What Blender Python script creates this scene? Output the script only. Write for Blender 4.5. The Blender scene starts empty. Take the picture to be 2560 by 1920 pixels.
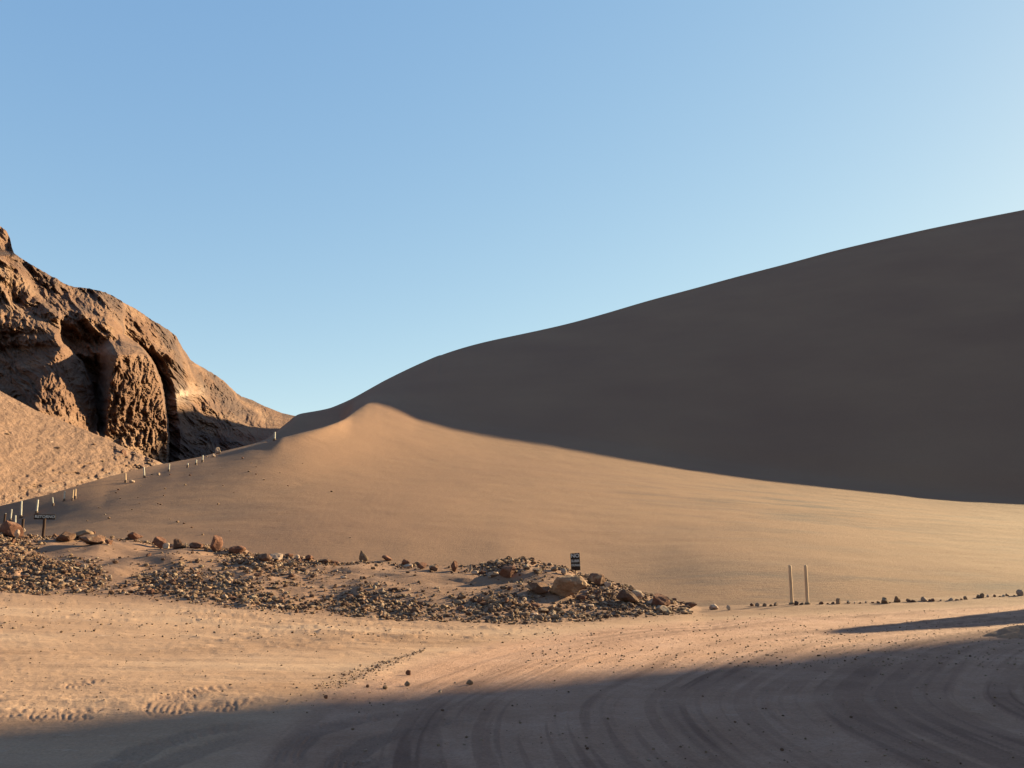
import bpy, math, random
import numpy as np
from mathutils import Vector, Matrix

# ------------------------------------------------------------------ camera
W, H, F = 1024.0, 768.0, 887.0
HZ = 551.0                                   # horizon row
PITCH = math.atan((HZ - H / 2) / F)
CAMZ = 1.6
R = math.radians
scene = bpy.context.scene
cam_d = bpy.data.cameras.new("camera")
cam = bpy.data.objects.new("camera", cam_d)
scene.collection.objects.link(cam)
cam.location = (0, 0, CAMZ)
cam.rotation_euler = (math.pi / 2 + PITCH, 0, 0)
cam_d.sensor_width = 36.0
cam_d.lens = 36.0 * F / W
cam_d.clip_start = 0.1
cam_d.clip_end = 12000
scene.camera = cam

# ------------------------------------------------------------------ light
SUN_AZ, SUN_EL = R(60), R(18.8)              # azimuth to the right of the view
sdir = Vector((math.cos(SUN_EL) * math.sin(SUN_AZ), math.cos(SUN_EL) * math.cos(SUN_AZ), math.sin(SUN_EL)))
world = bpy.data.worlds.new("World")
scene.world = world
world.use_nodes = True
nt = world.node_tree
nt.nodes.clear()
sky = nt.nodes.new("ShaderNodeTexSky")
sky.sky_type = 'NISHITA'
sky.sun_disc = False
sky.sun_elevation = SUN_EL
sky.sun_rotation = SUN_AZ
sky.altitude = 2400
sky.air_density = 1.0
sky.dust_density = 1.5
sky.ozone_density = 1.0
bg = nt.nodes.new("ShaderNodeBackground")
bg.inputs[1].default_value = 0.09
wo = nt.nodes.new("ShaderNodeOutputWorld")
# the camera's soft shoulder: each channel of the sky compressed by a power
sep = nt.nodes.new("ShaderNodeSeparateColor")
com = nt.nodes.new("ShaderNodeCombineColor")
nt.links.new(sky.outputs[0], sep.inputs[0])
for ch, (pw, gain) in enumerate([(0.813, 0.79), (0.604, 1.01), (0.30, 1.49)]):
    p_ = nt.nodes.new("ShaderNodeMath"); p_.operation = 'POWER'; p_.inputs[1].default_value = pw
    m_ = nt.nodes.new("ShaderNodeMath"); m_.operation = 'MULTIPLY'; m_.inputs[1].default_value = gain
    nt.links.new(sep.outputs[ch], p_.inputs[0]); nt.links.new(p_.outputs[0], m_.inputs[0]); nt.links.new(m_.outputs[0], com.inputs[ch])
nt.links.new(com.outputs[0], bg.inputs[0])
nt.links.new(bg.outputs[0], wo.inputs[0])
sl = bpy.data.lights.new("sun", 'SUN')
sl.energy = 5.0
sl.angle = R(0.53)
sl.color = (1.0, 0.845, 0.485)
so = bpy.data.objects.new("sun", sl)
scene.collection.objects.link(so)
so.rotation_euler = sdir.to_track_quat('Z', 'Y').to_euler()
scene.view_settings.view_transform = 'Standard'
scene.view_settings.look = 'None'
scene.view_settings.exposure = 2.0
scene.view_settings.gamma = 1.0

# ------------------------------------------------------------------ helpers
def ray(px, py):
    """azimuth and tan(elevation) of a pixel of the 1024x768 picture"""
    dx = (np.asarray(px, float) - 512) / F
    dz = (384 - np.asarray(py, float)) / F
    y = math.cos(PITCH) - dz * math.sin(PITCH)
    z = math.sin(PITCH) + dz * math.cos(PITCH)
    return np.arctan2(dx, y), z / np.hypot(dx, y)

def _hash(ix, iy, iz, seed):
    h = (ix * 374761393 + iy * 668265263 + iz * 2147483647 + seed * 1274126177) & 0xffffffff
    h = ((h ^ (h >> 13)) * 1274126177) & 0xffffffff
    h = ((h ^ (h >> 15)) * 2246822519) & 0xffffffff
    return ((h ^ (h >> 16)) & 0xffffff) / float(0xffffff) * 2 - 1

def noise3(x, y, z=0.0, seed=0):
    x, y, z = np.broadcast_arrays(np.asarray(x, float), np.asarray(y, float), np.asarray(z, float))
    fx, fy, fz = np.floor(x), np.floor(y), np.floor(z)
    ix, iy, iz = fx.astype(np.int64), fy.astype(np.int64), fz.astype(np.int64)
    tx, ty, tz = x - fx, y - fy, z - fz
    sx, sy, sz = [t * t * t * (t * (t * 6 - 15) + 10) for t in (tx, ty, tz)]
    out = 0
    for a in (0, 1):
        wx = sx if a else 1 - sx
        for b in (0, 1):
            wy = sy if b else 1 - sy
            for c in (0, 1):
                wz = sz if c else 1 - sz
                out = out + wx * wy * wz * _hash(ix + a, iy + b, iz + c, seed)
    return out

def fbm(x, y, z=0.0, octv=4, seed=0, gain=0.5, ridged=False):
    s, a, t = 0, 1.0, 0
    x, y, z = np.asarray(x, float), np.asarray(y, float), np.asarray(z, float)
    for o in range(octv):
        n = noise3(x * 2 ** o + o * 17.3, y * 2 ** o - o * 9.1, z * 2 ** o + o * 5.7, seed + o)
        if ridged:
            n = 1 - 2 * np.abs(n)
        s = s + a * n
        t += a
        a *= gain
    return s / t

def smooth(a, n):
    if n < 2:
        return a
    k = np.hanning(n + 2)[1:-1]
    k /= k.sum()
    p = np.pad(a, (n // 2, n - 1 - n // 2), mode='edge')
    return np.convolve(p, k, mode='valid')

def sstep(x, a, b):
    t = np.clip((np.asarray(x, float) - a) / (b - a), 0, 1)
    return t * t * (3 - 2 * t)

def line(pts):
    """feature line: (px, py, r) or (px, py, r, dz) -> az, r, z arrays sorted by azimuth"""
    o = []
    for p in pts:
        az, te = ray(p[0], p[1])
        o.append((float(az), p[2], CAMZ + float(te) * p[2] + (p[3] if len(p) > 3 else 0)))
    o.sort()
    return np.array(o)

def on(L, az, n=1):
    return smooth(np.interp(az, L[:, 0], L[:, 1]), n), smooth(np.interp(az, L[:, 0], L[:, 2]), n)

def profile(rs, zs, counts, hyper=()):
    """monotone cubic through K control rings; returns row-wise r and z arrays"""
    K = len(rs)
    rs, zs = np.array(rs), np.array(zs)
    h = np.maximum(rs[1:] - rs[:-1], 1e-3)
    d = (zs[1:] - zs[:-1]) / h
    m = np.zeros_like(rs)
    m[0], m[-1] = d[0], d[-1]
    same = d[:-1] * d[1:] > 0
    w1, w2 = 2 * h[1:] + h[:-1], h[1:] + 2 * h[:-1]
    den = w1 / np.where(same, d[:-1], 1) + w2 / np.where(same, d[1:], 1)
    m[1:-1] = np.where(same, (w1 + w2) / np.where(same, den, 1), 0)
    R_, Z_ = [], []
    for k in range(K - 1):
        n = counts[k]
        for j in range(n + (1 if k == K - 2 else 0)):
            f = j / n
            if k in hyper:
                r = 1 / ((1 - f) / rs[k] + f / rs[k + 1])
                t = (r - rs[k]) / h[k]
            else:
                t = f
                r = rs[k] + h[k] * t
            a = 2 * t ** 3 - 3 * t ** 2 + 1
            b = t ** 3 - 2 * t ** 2 + t
            c = -2 * t ** 3 + 3 * t ** 2
            e = t ** 3 - t ** 2
            Z_.append(a * zs[k] + b * h[k] * m[k] + c * zs[k + 1] + e * h[k] * m[k + 1])
            R_.append(r)
    return np.array(R_), np.array(Z_)

col = scene.collection
def mesh_np(name, V, faces, mat=None, sm=True, attrs=None):
    me = bpy.data.meshes.new(name)
    V = np.asarray(V, np.float32)
    faces = np.asarray(faces, np.int32)
    me.vertices.add(len(V))
    me.vertices.foreach_set("co", V.ravel())
    k = faces.shape[1]
    me.loops.add(faces.size)
    me.loops.foreach_set("vertex_index", faces.ravel())
    me.polygons.add(len(faces))
    me.polygons.foreach_set("loop_start", np.arange(0, faces.size, k, dtype=np.int32))
    me.polygons.foreach_set("loop_total", np.full(len(faces), k, np.int32))
    me.polygons.foreach_set("use_smooth", np.full(len(faces), sm, bool))
    if attrs:
        for n, a in attrs.items():
            at = me.attributes.new(n, 'FLOAT', 'POINT')
            at.data.foreach_set("value", np.asarray(a, np.float32).ravel())
    me.update()
    me.validate()
    if mat:
        me.materials.append(mat)
    return me

def link(name, me, parent=None):
    o = bpy.data.objects.new(name, me)
    col.objects.link(o)
    if parent:
        o.parent = parent
    return o

def grid_faces(nr, nc, wrap=False):
    j, i = np.meshgrid(np.arange(nr - 1), np.arange(nc if wrap else nc - 1), indexing='ij')
    i2 = (i + 1) % nc
    a, b, c, d = j * nc + i, j * nc + i2, (j + 1) * nc + i2, (j + 1) * nc + i
    return np.stack([a, b, c, d], -1).reshape(-1, 4)[:, ::-1]

def tag(o, label=None, cat=None, group=None, kind=None):
    if label: o["label"] = label
    if cat: o["category"] = cat
    if group: o["group"] = group
    if kind: o["kind"] = kind
    return o

# ------------------------------------------------------------------ materials
def mat(name, build):
    m = bpy.data.materials.new(name)
    m.use_nodes = True
    n = m.node_tree
    n.nodes.clear()
    out = n.nodes.new("ShaderNodeOutputMaterial")
    b = n.nodes.new("ShaderNodeBsdfPrincipled")
    b.inputs["Roughness"].default_value = 0.95
    b.inputs["Specular IOR Level"].default_value = 0.12
    n.links.new(b.outputs[0], out.inputs[0])
    build(n, b)
    return m

class NB:
    """little node builder"""
    def __init__(s, n):
        s.n = n
        s.co = n.nodes.new("ShaderNodeNewGeometry").outputs["Position"]
    def map(s, scale=(1, 1, 1), rot=(0, 0, 0), src=None):
        m = s.n.nodes.new("ShaderNodeMapping")
        m.inputs["Scale"].default_value = scale
        m.inputs["Rotation"].default_value = rot
        s.n.links.new(src or s.co, m.inputs[0])
        return m.outputs[0]
    def obj(s):
        return s.n.nodes.new("ShaderNodeTexCoord").outputs["Object"]
    def noise(s, scale, detail=4, rough=0.6, vec=None, dist=0.0):
        t = s.n.nodes.new("ShaderNodeTexNoise")
        t.inputs["Scale"].default_value = scale
        t.inputs["Detail"].default_value = detail
        t.inputs["Roughness"].default_value = rough
        t.inputs["Distortion"].default_value = dist
        s.n.links.new(vec or s.co, t.inputs["Vector"])
        return t.outputs["Fac"]
    def vor(s, scale, vec=None, feat='F1'):
        t = s.n.nodes.new("ShaderNodeTexVoronoi")
        t.feature = feat
        t.inputs["Scale"].default_value = scale
        s.n.links.new(vec or s.co, t.inputs["Vector"])
        return t.outputs["Distance"]
    def ramp(s, fac, stops):
        r = s.n.nodes.new("ShaderNodeValToRGB")
        el = r.color_ramp.elements
        while len(el) < len(stops):
            el.new(0.5)
        for e, (p, c) in zip(el, stops):
            e.position = p
            e.color = (*c, 1) if len(c) == 3 else c
        s.n.links.new(fac, r.inputs[0])
        return r.outputs[0]
    def mix(s, fac, a, b, mode='MIX'):
        m = s.n.nodes.new("ShaderNodeMix")
        m.data_type = 'RGBA'
        m.blend_type = mode
        for sock, v in ((m.inputs[0], fac), (m.inputs[6], a), (m.inputs[7], b)):
            if isinstance(v, (int, float)):
                sock.default_value = v
            elif isinstance(v, tuple):
                sock.default_value = (*v, 1)
            else:
                s.n.links.new(v, sock)
        return m.outputs[2]
    def attr(s, name):
        a = s.n.nodes.new("ShaderNodeAttribute")
        a.attribute_name = name
        return a.outputs["Fac"]
    def math(s, op, a, b=0.0):
        m = s.n.nodes.new("ShaderNodeMath")
        m.operation = op
        for i, v in enumerate((a, b)):
            if isinstance(v, (int, float)):
                m.inputs[i].default_value = v
            else:
                s.n.links.new(v, m.inputs[i])
        return m.outputs[0]
    def bump(s, h, dist, strength=1.0, prev=None):
        b = s.n.nodes.new("ShaderNodeBump")
        b.inputs["Strength"].default_value = strength
        b.inputs["Distance"].default_value = dist
        s.n.links.new(h, b.inputs["Height"])
        if prev:
            s.n.links.new(prev, b.inputs["Normal"])
        return b.outputs[0]

def g3(v):
    return (v, v, v)

def m_sand(n, b):
    k = NB(n)
    c = k.ramp(k.noise(0.05, 4, 0.55), [(0.3, (0.178, 0.095, 0.0627)), (0.7, (0.206, 0.114, 0.0722))])
    # faint wind-sorted coarse grain streaks
    st = k.ramp(k.noise(0.12, 6, 0.65, k.map((1, 3.2, 3.2), (0, 0, 0.2))), [(0.46, g3(0)), (0.66, g3(1))])
    c = k.mix(k.math('MULTIPLY', st, k.attr('stone')), c, (0.110, 0.070, 0.0578))
    gr = k.ramp(k.noise(9, 5, 0.75), [(0.35, g3(0.86)), (0.65, g3(1.08))])
    c = k.mix(1.0, c, gr, 'MULTIPLY')
    n.links.new(c, b.inputs[0])
    bp = k.bump(k.noise(3.0, 6, 0.65, k.map((0.6, 1.6, 1))), 0.10, 0.35)
    bp = k.bump(k.noise(14, 4, 0.65), 0.03, 0.5, bp)
    n.links.new(bp, b.inputs["Normal"])

def m_ground(n, b):
    k = NB(n)
    base = k.ramp(k.noise(0.35, 6, 0.6, k.map((0.45, 1.5, 1))), [(0.3, (0.220, 0.124, 0.0818)), (0.52, (0.290, 0.174, 0.1188)), (0.75, (0.350, 0.226, 0.1591))])
    road = k.ramp(k.noise(0.9, 7, 0.75), [(0.3, (0.255, 0.138, 0.0981)), (0.5, (0.315, 0.178, 0.1297)), (0.7, (0.380, 0.227, 0.1722))])
    c = k.mix(k.attr('road'), base, road)
    emb = k.ramp(k.noise(1.2, 6, 0.7), [(0.3, (0.180, 0.098, 0.0665)), (0.7, (0.210, 0.119, 0.0828))])
    c = k.mix(k.attr('bank'), c, emb)
    salt = k.ramp(k.noise(5.0, 5, 0.7, k.map((0.6, 1.4, 1))), [(0.60, g3(0)), (0.74, g3(1))])
    c = k.mix(k.math('MULTIPLY', salt, 0.45), c, (0.380, 0.281, 0.2387))
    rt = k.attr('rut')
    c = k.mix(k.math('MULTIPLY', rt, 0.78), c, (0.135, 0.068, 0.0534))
    gr = k.ramp(k.noise(30, 4, 0.8), [(0.3, g3(0.78)), (0.7, g3(1.14))])
    c = k.mix(1.0, c, gr, 'MULTIPLY')
    n.links.new(c, b.inputs[0])
    bp = k.bump(k.noise(6.0, 6, 0.7, k.map((0.5, 1.6, 1))), 0.05, 0.55)
    bp = k.bump(k.noise(38, 4, 0.7), 0.012, 0.7, bp)
    rb = n.nodes.new("ShaderNodeBump")
    rb.inputs["Distance"].default_value = 0.03
    n.links.new(k.attr('road'), rb.inputs["Strength"])
    n.links.new(k.noise(17, 6, 0.8), rb.inputs["Height"])
    n.links.new(bp, rb.inputs["Normal"])
    bp = rb.outputs[0]
    n.links.new(bp, b.inputs["Normal"])

def m_rock(n, b):
    k = NB(n)
    lay = k.map((0.5, 0.5, 1.6), (0.35, -0.45, 0.2))
    c = k.ramp(k.noise(0.16, 8, 0.68, lay, 0.6), [(0.30, (0.100, 0.051, 0.0371)), (0.47, (0.160, 0.085, 0.0578)), (0.62, (0.210, 0.121, 0.0818)), (0.8, (0.250, 0.153, 0.1046))])
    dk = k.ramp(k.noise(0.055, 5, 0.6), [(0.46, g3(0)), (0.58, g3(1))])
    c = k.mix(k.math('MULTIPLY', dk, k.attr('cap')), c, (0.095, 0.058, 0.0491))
    c = k.mix(k.attr('salt'), c, (0.420, 0.298, 0.2300))
    c = k.mix(k.attr('talus'), c, k.ramp(k.noise(1.1, 6, 0.7), [(0.35, (0.155, 0.090, 0.0676)), (0.65, (0.220, 0.128, 0.0927))]))
    gr = k.ramp(k.noise(2.6, 6, 0.75), [(0.3, g3(0.72)), (0.7, g3(1.15))])
    c = k.mix(1.0, c, gr, 'MULTIPLY')
    n.links.new(c, b.inputs[0])
    bp = k.bump(k.noise(0.8, 8, 0.72), 0.6, 1.0)
    n.links.new(bp, b.inputs["Normal"])

def m_stone(dark, light, pale=0.45):
    def f(n, b):
        k = NB(n)
        oi = n.nodes.new("ShaderNodeObjectInfo").outputs["Random"]
        c = k.ramp(k.noise(7, 6, 0.7), [(0.32, dark), (0.68, light)])
        sp = k.ramp(k.noise(3.2, 4, 0.6), [(0.56, g3(0)), (0.66, g3(1))])
        c = k.mix(k.math('MULTIPLY', sp, pale), c, (0.36, 0.275, 0.20))
        v = k.ramp(oi, [(0, g3(0.75)), (1, g3(1.2))])
        c = k.mix(1.0, c, v, 'MULTIPLY')
        n.links.new(c, b.inputs[0])
        n.links.new(k.bump(k.noise(16, 6, 0.7), 0.03, 0.8), b.inputs["Normal"])
    return f

def m_plain(colr, var=0.15, scale=20, rough=0.8, stretch=(1, 1, 1)):
    def f(n, b):
        k = NB(n)
        c = k.ramp(k.noise(scale, 4, 0.6, k.map(stretch, src=k.obj())), [(0.3, tuple(x * (1 - var) for x in colr)), (0.7, tuple(min(1, x * (1 + var)) for x in colr))])
        n.links.new(c, b.inputs[0])
        b.inputs["Roughness"].default_value = rough
    return f

M = {
    'sand': mat("dune_sand", m_sand), 'ground': mat("dusty_ground", m_ground), 'rock': mat("mountain_rock", m_rock),
    'stone': mat("brown_stone", m_stone((0.073, 0.036, 0.0250), (0.145, 0.077, 0.0530), 0.4)),
    'stone_red': mat("red_stone", m_stone((0.083, 0.034, 0.0230), (0.155, 0.072, 0.0480), 0.15)),
    'stone_pale': mat("pale_salt_stone", m_stone((0.212, 0.137, 0.1010), (0.360, 0.243, 0.1850), 0.6)),
    'stone_tan': mat("tan_stone", m_stone((0.124, 0.071, 0.0460), (0.229, 0.139, 0.0910), 0.35)),
    'wood': mat("weathered_wood", m_plain((0.42, 0.27, 0.17), 0.2, 14, 0.8, (1, 1, 0.15))),
    'dark_wood': mat("dark_stained_wood", m_plain((0.040, 0.020, 0.014), 0.3, 14, 0.8, (1, 1, 0.15))),
    'white': mat("white_paint", m_plain((0.34, 0.295, 0.25), 0.25, 12, 0.7)),
    'board': mat("dark_board", m_plain((0.022, 0.013, 0.010), 0.25, 10, 0.7)),
    'letter': mat("grey_lettering", m_plain((0.36, 0.35, 0.34), 0.08, 30, 0.7)),
    'collar': mat("rusty_metal", m_plain((0.10, 0.06, 0.045), 0.3, 20, 0.7)),
}

# ------------------------------------------------------------------ azimuth columns
azL, azR = float(ray(-60, 500)[0]), float(ray(1084, 500)[0])
NC = 1150
pxs = np.linspace(-60, 1084, NC)
az_view = ray(pxs, np.full(NC, 560.0))[0]
def side(a, b, n):
    return np.linspace(a, b, n + 1)[1:] if b > a else None

# ---- embankment lines (px, py, distance)
FOOT = line([(-400, 590, 26), (-60, 591, 25.4), (0, 592, 25), (80, 596, 24.2), (160, 601, 23.2), (280, 612, 21.2), (400, 620, 20.0), (520, 624, 19.4),
             (620, 620, 20.5), (680, 615, 22.2), (800, 611.5, 23.5), (900, 606, 25.8), (1024, 601, 28.4), (1100, 598, 30.2), (1400, 594, 33)])
CREST = line([(-400, 530, 34), (-60, 532, 33.5), (0, 533, 33), (44, 538, 32.6), (75, 536.5, 32.4), (100, 535.5, 32.2), (130, 540, 31.9), (160, 543, 31.6), (190, 546, 31.3), (220, 549, 31),
              (250, 554, 30.5), (280, 558, 30), (320, 560, 29.6), (360, 562.5, 29.2), (400, 565, 28.8), (440, 567, 28.3), (480, 564.5, 28), (505, 560, 27.9), (525, 559.5, 27.6),
              (560, 568, 27), (600, 580, 26.2), (640, 592, 25.6), (664, 600, 25.5), (700, 607, 25.9), (800, 603, 26.8), (900, 599.5, 28.4),
              (1024, 593, 31.6), (1100, 590, 33.5), (1400, 586, 38)])

def near_relief(X, Y):
    """ruts, tyre prints and small undulations of the near ground: height, rut colour"""
    r = np.hypot(X, Y)
    z = 0.035 * fbm(X * 0.35, Y * 0.35, 0, 4, 3)
    # road ruts sweeping from the foreground out to the right
    yt = np.linspace(0, 45, 181)
    ft = smooth(np.interp(yt, [0, 5, 8, 10.4, 14, 16, 18, 20.9, 23.5, 26.3, 30, 45], [-1.2, -1.9, -2.3, -2.2, -1.3, -0.4, 1.0, 4.2, 9.0, 15.2, 26, 90]), 13)
    fy = np.interp(Y, yt, ft)
    wid = np.interp(Y, yt, smooth(np.interp(yt, [0, 10, 16, 22, 30], [1, 1.05, 1.4, 2.2, 4.5]), 13))
    u = (X - fy) / wid - 1.35
    st = fbm(u * 2.6, Y * 0.10, 0, 4, 11, 0.6)
    on_road = sstep(u, -1.7, -0.7) * (1 - sstep(u, 8, 12)) * sstep(r, 1.5, 3)
    st2 = fbm(u * 9.0, Y * 0.16, 0, 3, 12, 0.6)
    z += on_road * (0.028 * st + 0.014 * st2)
    # low windrow thrown up at the left edge of the road
    z += 0.035 * np.exp(-((u + 1.35 + 0.2 * noise3(0, Y * 0.8, 0, 5)) / 0.28) ** 2) * sstep(Y, 8, 10) * (1 - sstep(Y, 14, 18)) * (0.6 + 0.6 * fbm(X * 4, Y * 4, 0, 3, 8))
    # left lot: thin ripples across the view
    lot = 1 - sstep(u, -2.2, -1.2)
    rp = fbm(X * 0.55, Y * 3.2, 0, 5, 21, 0.62)
    z += lot * 0.040 * rp * sstep(r, 5, 8)
    rough = lot * sstep(Y, 13, 16) * (0.35 + 0.65 * sstep(fbm(X * .25, Y * .25, 0, 2, 33), -0.2, 0.4))
    z += rough * 0.09 * np.maximum(0, fbm(X * 1.6, Y * 4.5, 0, 4, 35, 0.6) - 0.05)
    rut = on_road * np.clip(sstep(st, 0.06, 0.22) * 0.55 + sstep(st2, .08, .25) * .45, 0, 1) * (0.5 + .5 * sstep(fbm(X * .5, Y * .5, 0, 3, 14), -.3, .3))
    # tyre prints: concentric grooves of turning wheels
    prints = [(-4.62, 9.05, .42, .27, 2.1, 4.3), (-4.20, 9.03, .48, .29, 2.0, 4.3), (-3.86, 9.02, .50, .30, 2.0, 4.4), (-4.80, 10.9, .45, .30, 2.2, 4.0),
              (-2.30, 9.75, 1.40, .42, 2.35, 4.1), (-2.95, 9.22, .42, .27, 1.9, 4.3), (-2.62, 9.38, .36, .20, 1.8, 4.3), (-5.25, 9.05, .42, .25, 2.0, 4.3),
              (-0.35, 6.55, .95, .34, 1.6, 5.2), (-1.3, 7.4, 1.7, .34, 2.1, 3.9), (0.1, 7.9, 1.9, .30, 2.2, 3.6), (1.3, 7.1, 2.6, .32, 2.2, 3.4), (0.6, 6.6, 3.3, .30, 2.5, 3.5)]
    for cx, cy, RR, w, a0, a1 in prints:
        cy = cy + (0.32 if cy > 8.5 else 0)
        dx, dy = X - cx, Y - cy
        rr = np.hypot(dx, dy) + 0.03 * noise3(dx * 3, dy * 3, 0, 9)
        th = np.mod(np.arctan2(dy, dx), 2 * np.pi)
        msk = sstep(th, a0, a0 + .25) * (1 - sstep(th, a1 - .25, a1)) * (1 - sstep(np.abs(rr - RR), w * .42, w * .52))
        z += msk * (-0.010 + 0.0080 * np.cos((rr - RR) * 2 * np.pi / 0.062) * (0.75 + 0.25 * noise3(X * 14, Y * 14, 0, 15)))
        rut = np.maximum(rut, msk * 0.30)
    # churned patch between the prints
    ch = sstep(X, -7.6, -6.8) * (1 - sstep(X, -2.6, -1.4)) * sstep(Y, 8.6, 9.2) * (1 - sstep(Y, 10.2, 11.4))
    z += ch * 0.028 * np.maximum(-.3, fbm(X * 3.0, Y * 5.0, 0, 4, 41, 0.6))
    return z, on_road, rut

def bank_density(px, up):
    """how thick the rubble lies, up = 0 at the foot, 1 at the crest"""
    band = np.exp(-((up - (0.16 + 0.14 * np.exp(-((px - 90) / 150) ** 2))) / 0.20) ** 2)
    d = band * (1.0 - 0.6 * sstep(px, 470, 620))
    d = d + 0.85 * (1 - sstep(px, 0, 70)) * (1 - sstep(up, .75, .95))
    d = d + 0.55 * np.exp(-((up - .97) / .10) ** 2)
    d = d + 0.9 * np.exp(-((px - 262) / 55) ** 2) * sstep(up, .3, .6)
    d = d + 0.7 * np.exp(-(((px - 590) / 55) ** 2)) * sstep(up, .25, .5)
    d = d + 0.6 * np.exp(-(((px - 500) / 30) ** 2)) * sstep(up, .6, .75)
    n = fbm(px * 0.016, up * 2.6, 0, 3, 201)
    return np.clip(d * (0.75 + 1.1 * n), 0.015, 1)

def build_ground():
    back = np.concatenate([np.linspace(az_view[-1], az_view[0] + 2 * math.pi, 92)[1:-1]])
    az = np.concatenate([az_view, back])
    azc = np.where(az > math.pi, az - 2 * math.pi, az)
    rf, zf = on(FOOT, azc, 61)
    rc, zc = on(CREST, azc, 9)
    zf = smooth(np.maximum(np.minimum(zf, zc * 0.6), 0.004), 41)
    # the bank dies out behind and beside the camera
    fade = 1 - sstep(np.abs(azc), R(52), R(80))
    zf, zc = zf * fade, zc * fade
    o = np.ones_like(az)
    hide = -4.0 * (1 - sstep(azc, R(54), R(66))) * (1 - sstep(-azc, R(50), R(66)))
    rs = [0.3 * o, 3.2 * o, 11 * o, rf, rf + (rc - rf) * 0.45, rc, rc + 2.6, rc + 8, rc + 60, 900 * o, 6000 * o]
    zs = [0 * o, 0 * o, 0 * o, zf, zf + (zc - zf) * 0.46, zc, zc * .45 + hide * .12, hide * .45, hide, hide * 2, 0 * o]
    Rr, Zz = profile(rs, zs, [8, 250, 90, 44, 50, 16, 6, 10, 8, 8], hyper=(1, 2, 8, 9))
    A = np.broadcast_to(azc, Rr.shape)
    X, Y = Rr * np.sin(A), Rr * np.cos(A)
    front = (np.abs(azc) < R(60))[None, :]
    zn, road, rut = near_relief(X, Y)
    nearw = 1 - sstep(Rr, rf * 0.93, rf * 1.02)
    nf = np.where(front, 1, 0.3)
    Z = Zz + zn * nearw * nf
    bank = sstep(Rr, rf * 0.93, rf * 1.03)
    up = np.clip((Rr - rf) / np.maximum(rc - rf, 1), 0, 1)
    hb = sstep(zc, 0.3, 1.0)                      # tall part of the bank only
    lump = fbm(X * 0.42, Y * 0.5, 0, 2, 51, 0.35)
    rid = fbm(X * 1.1, Y * 1.5, 0, 2, 57, 0.4)
    env = np.sin(np.clip(up, 0, 1) * np.pi * 0.9 + 0.15) * (Rr < rc * 1.25)
    Z += bank * env * (hb * (0.22 * lump + 0.05 * rid) + 0.03 * rid)
    Z += bank * hb * 0.10 * np.clip(fbm(X * 0.9, Y * 0.9, 0, 2, 61), -1, 1) * (np.abs(up - 1) < .001 + .4) * (1 - sstep(Rr, rc * 1.02, rc * 1.2))
    pxg = 512 + F * np.tan(np.clip(A, -1.2, 1.2)) * .985
    dens = bank_density(pxg, up) * (Rr > rf * .98) * (Rr < rc * 1.02) * front * (1 - sstep(pxg, 640, 690))
    Z += bank * dens * 0.18 * np.maximum(0, fbm(X * 2.6, Y * 2.6, 0, 3, 63, .55) + .1)
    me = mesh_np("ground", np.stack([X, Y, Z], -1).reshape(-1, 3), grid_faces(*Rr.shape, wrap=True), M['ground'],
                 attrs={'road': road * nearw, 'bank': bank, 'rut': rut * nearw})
    ob = link("ground", me)
    tag(ob, kind='structure')
    return azc, Rr, Z

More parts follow.
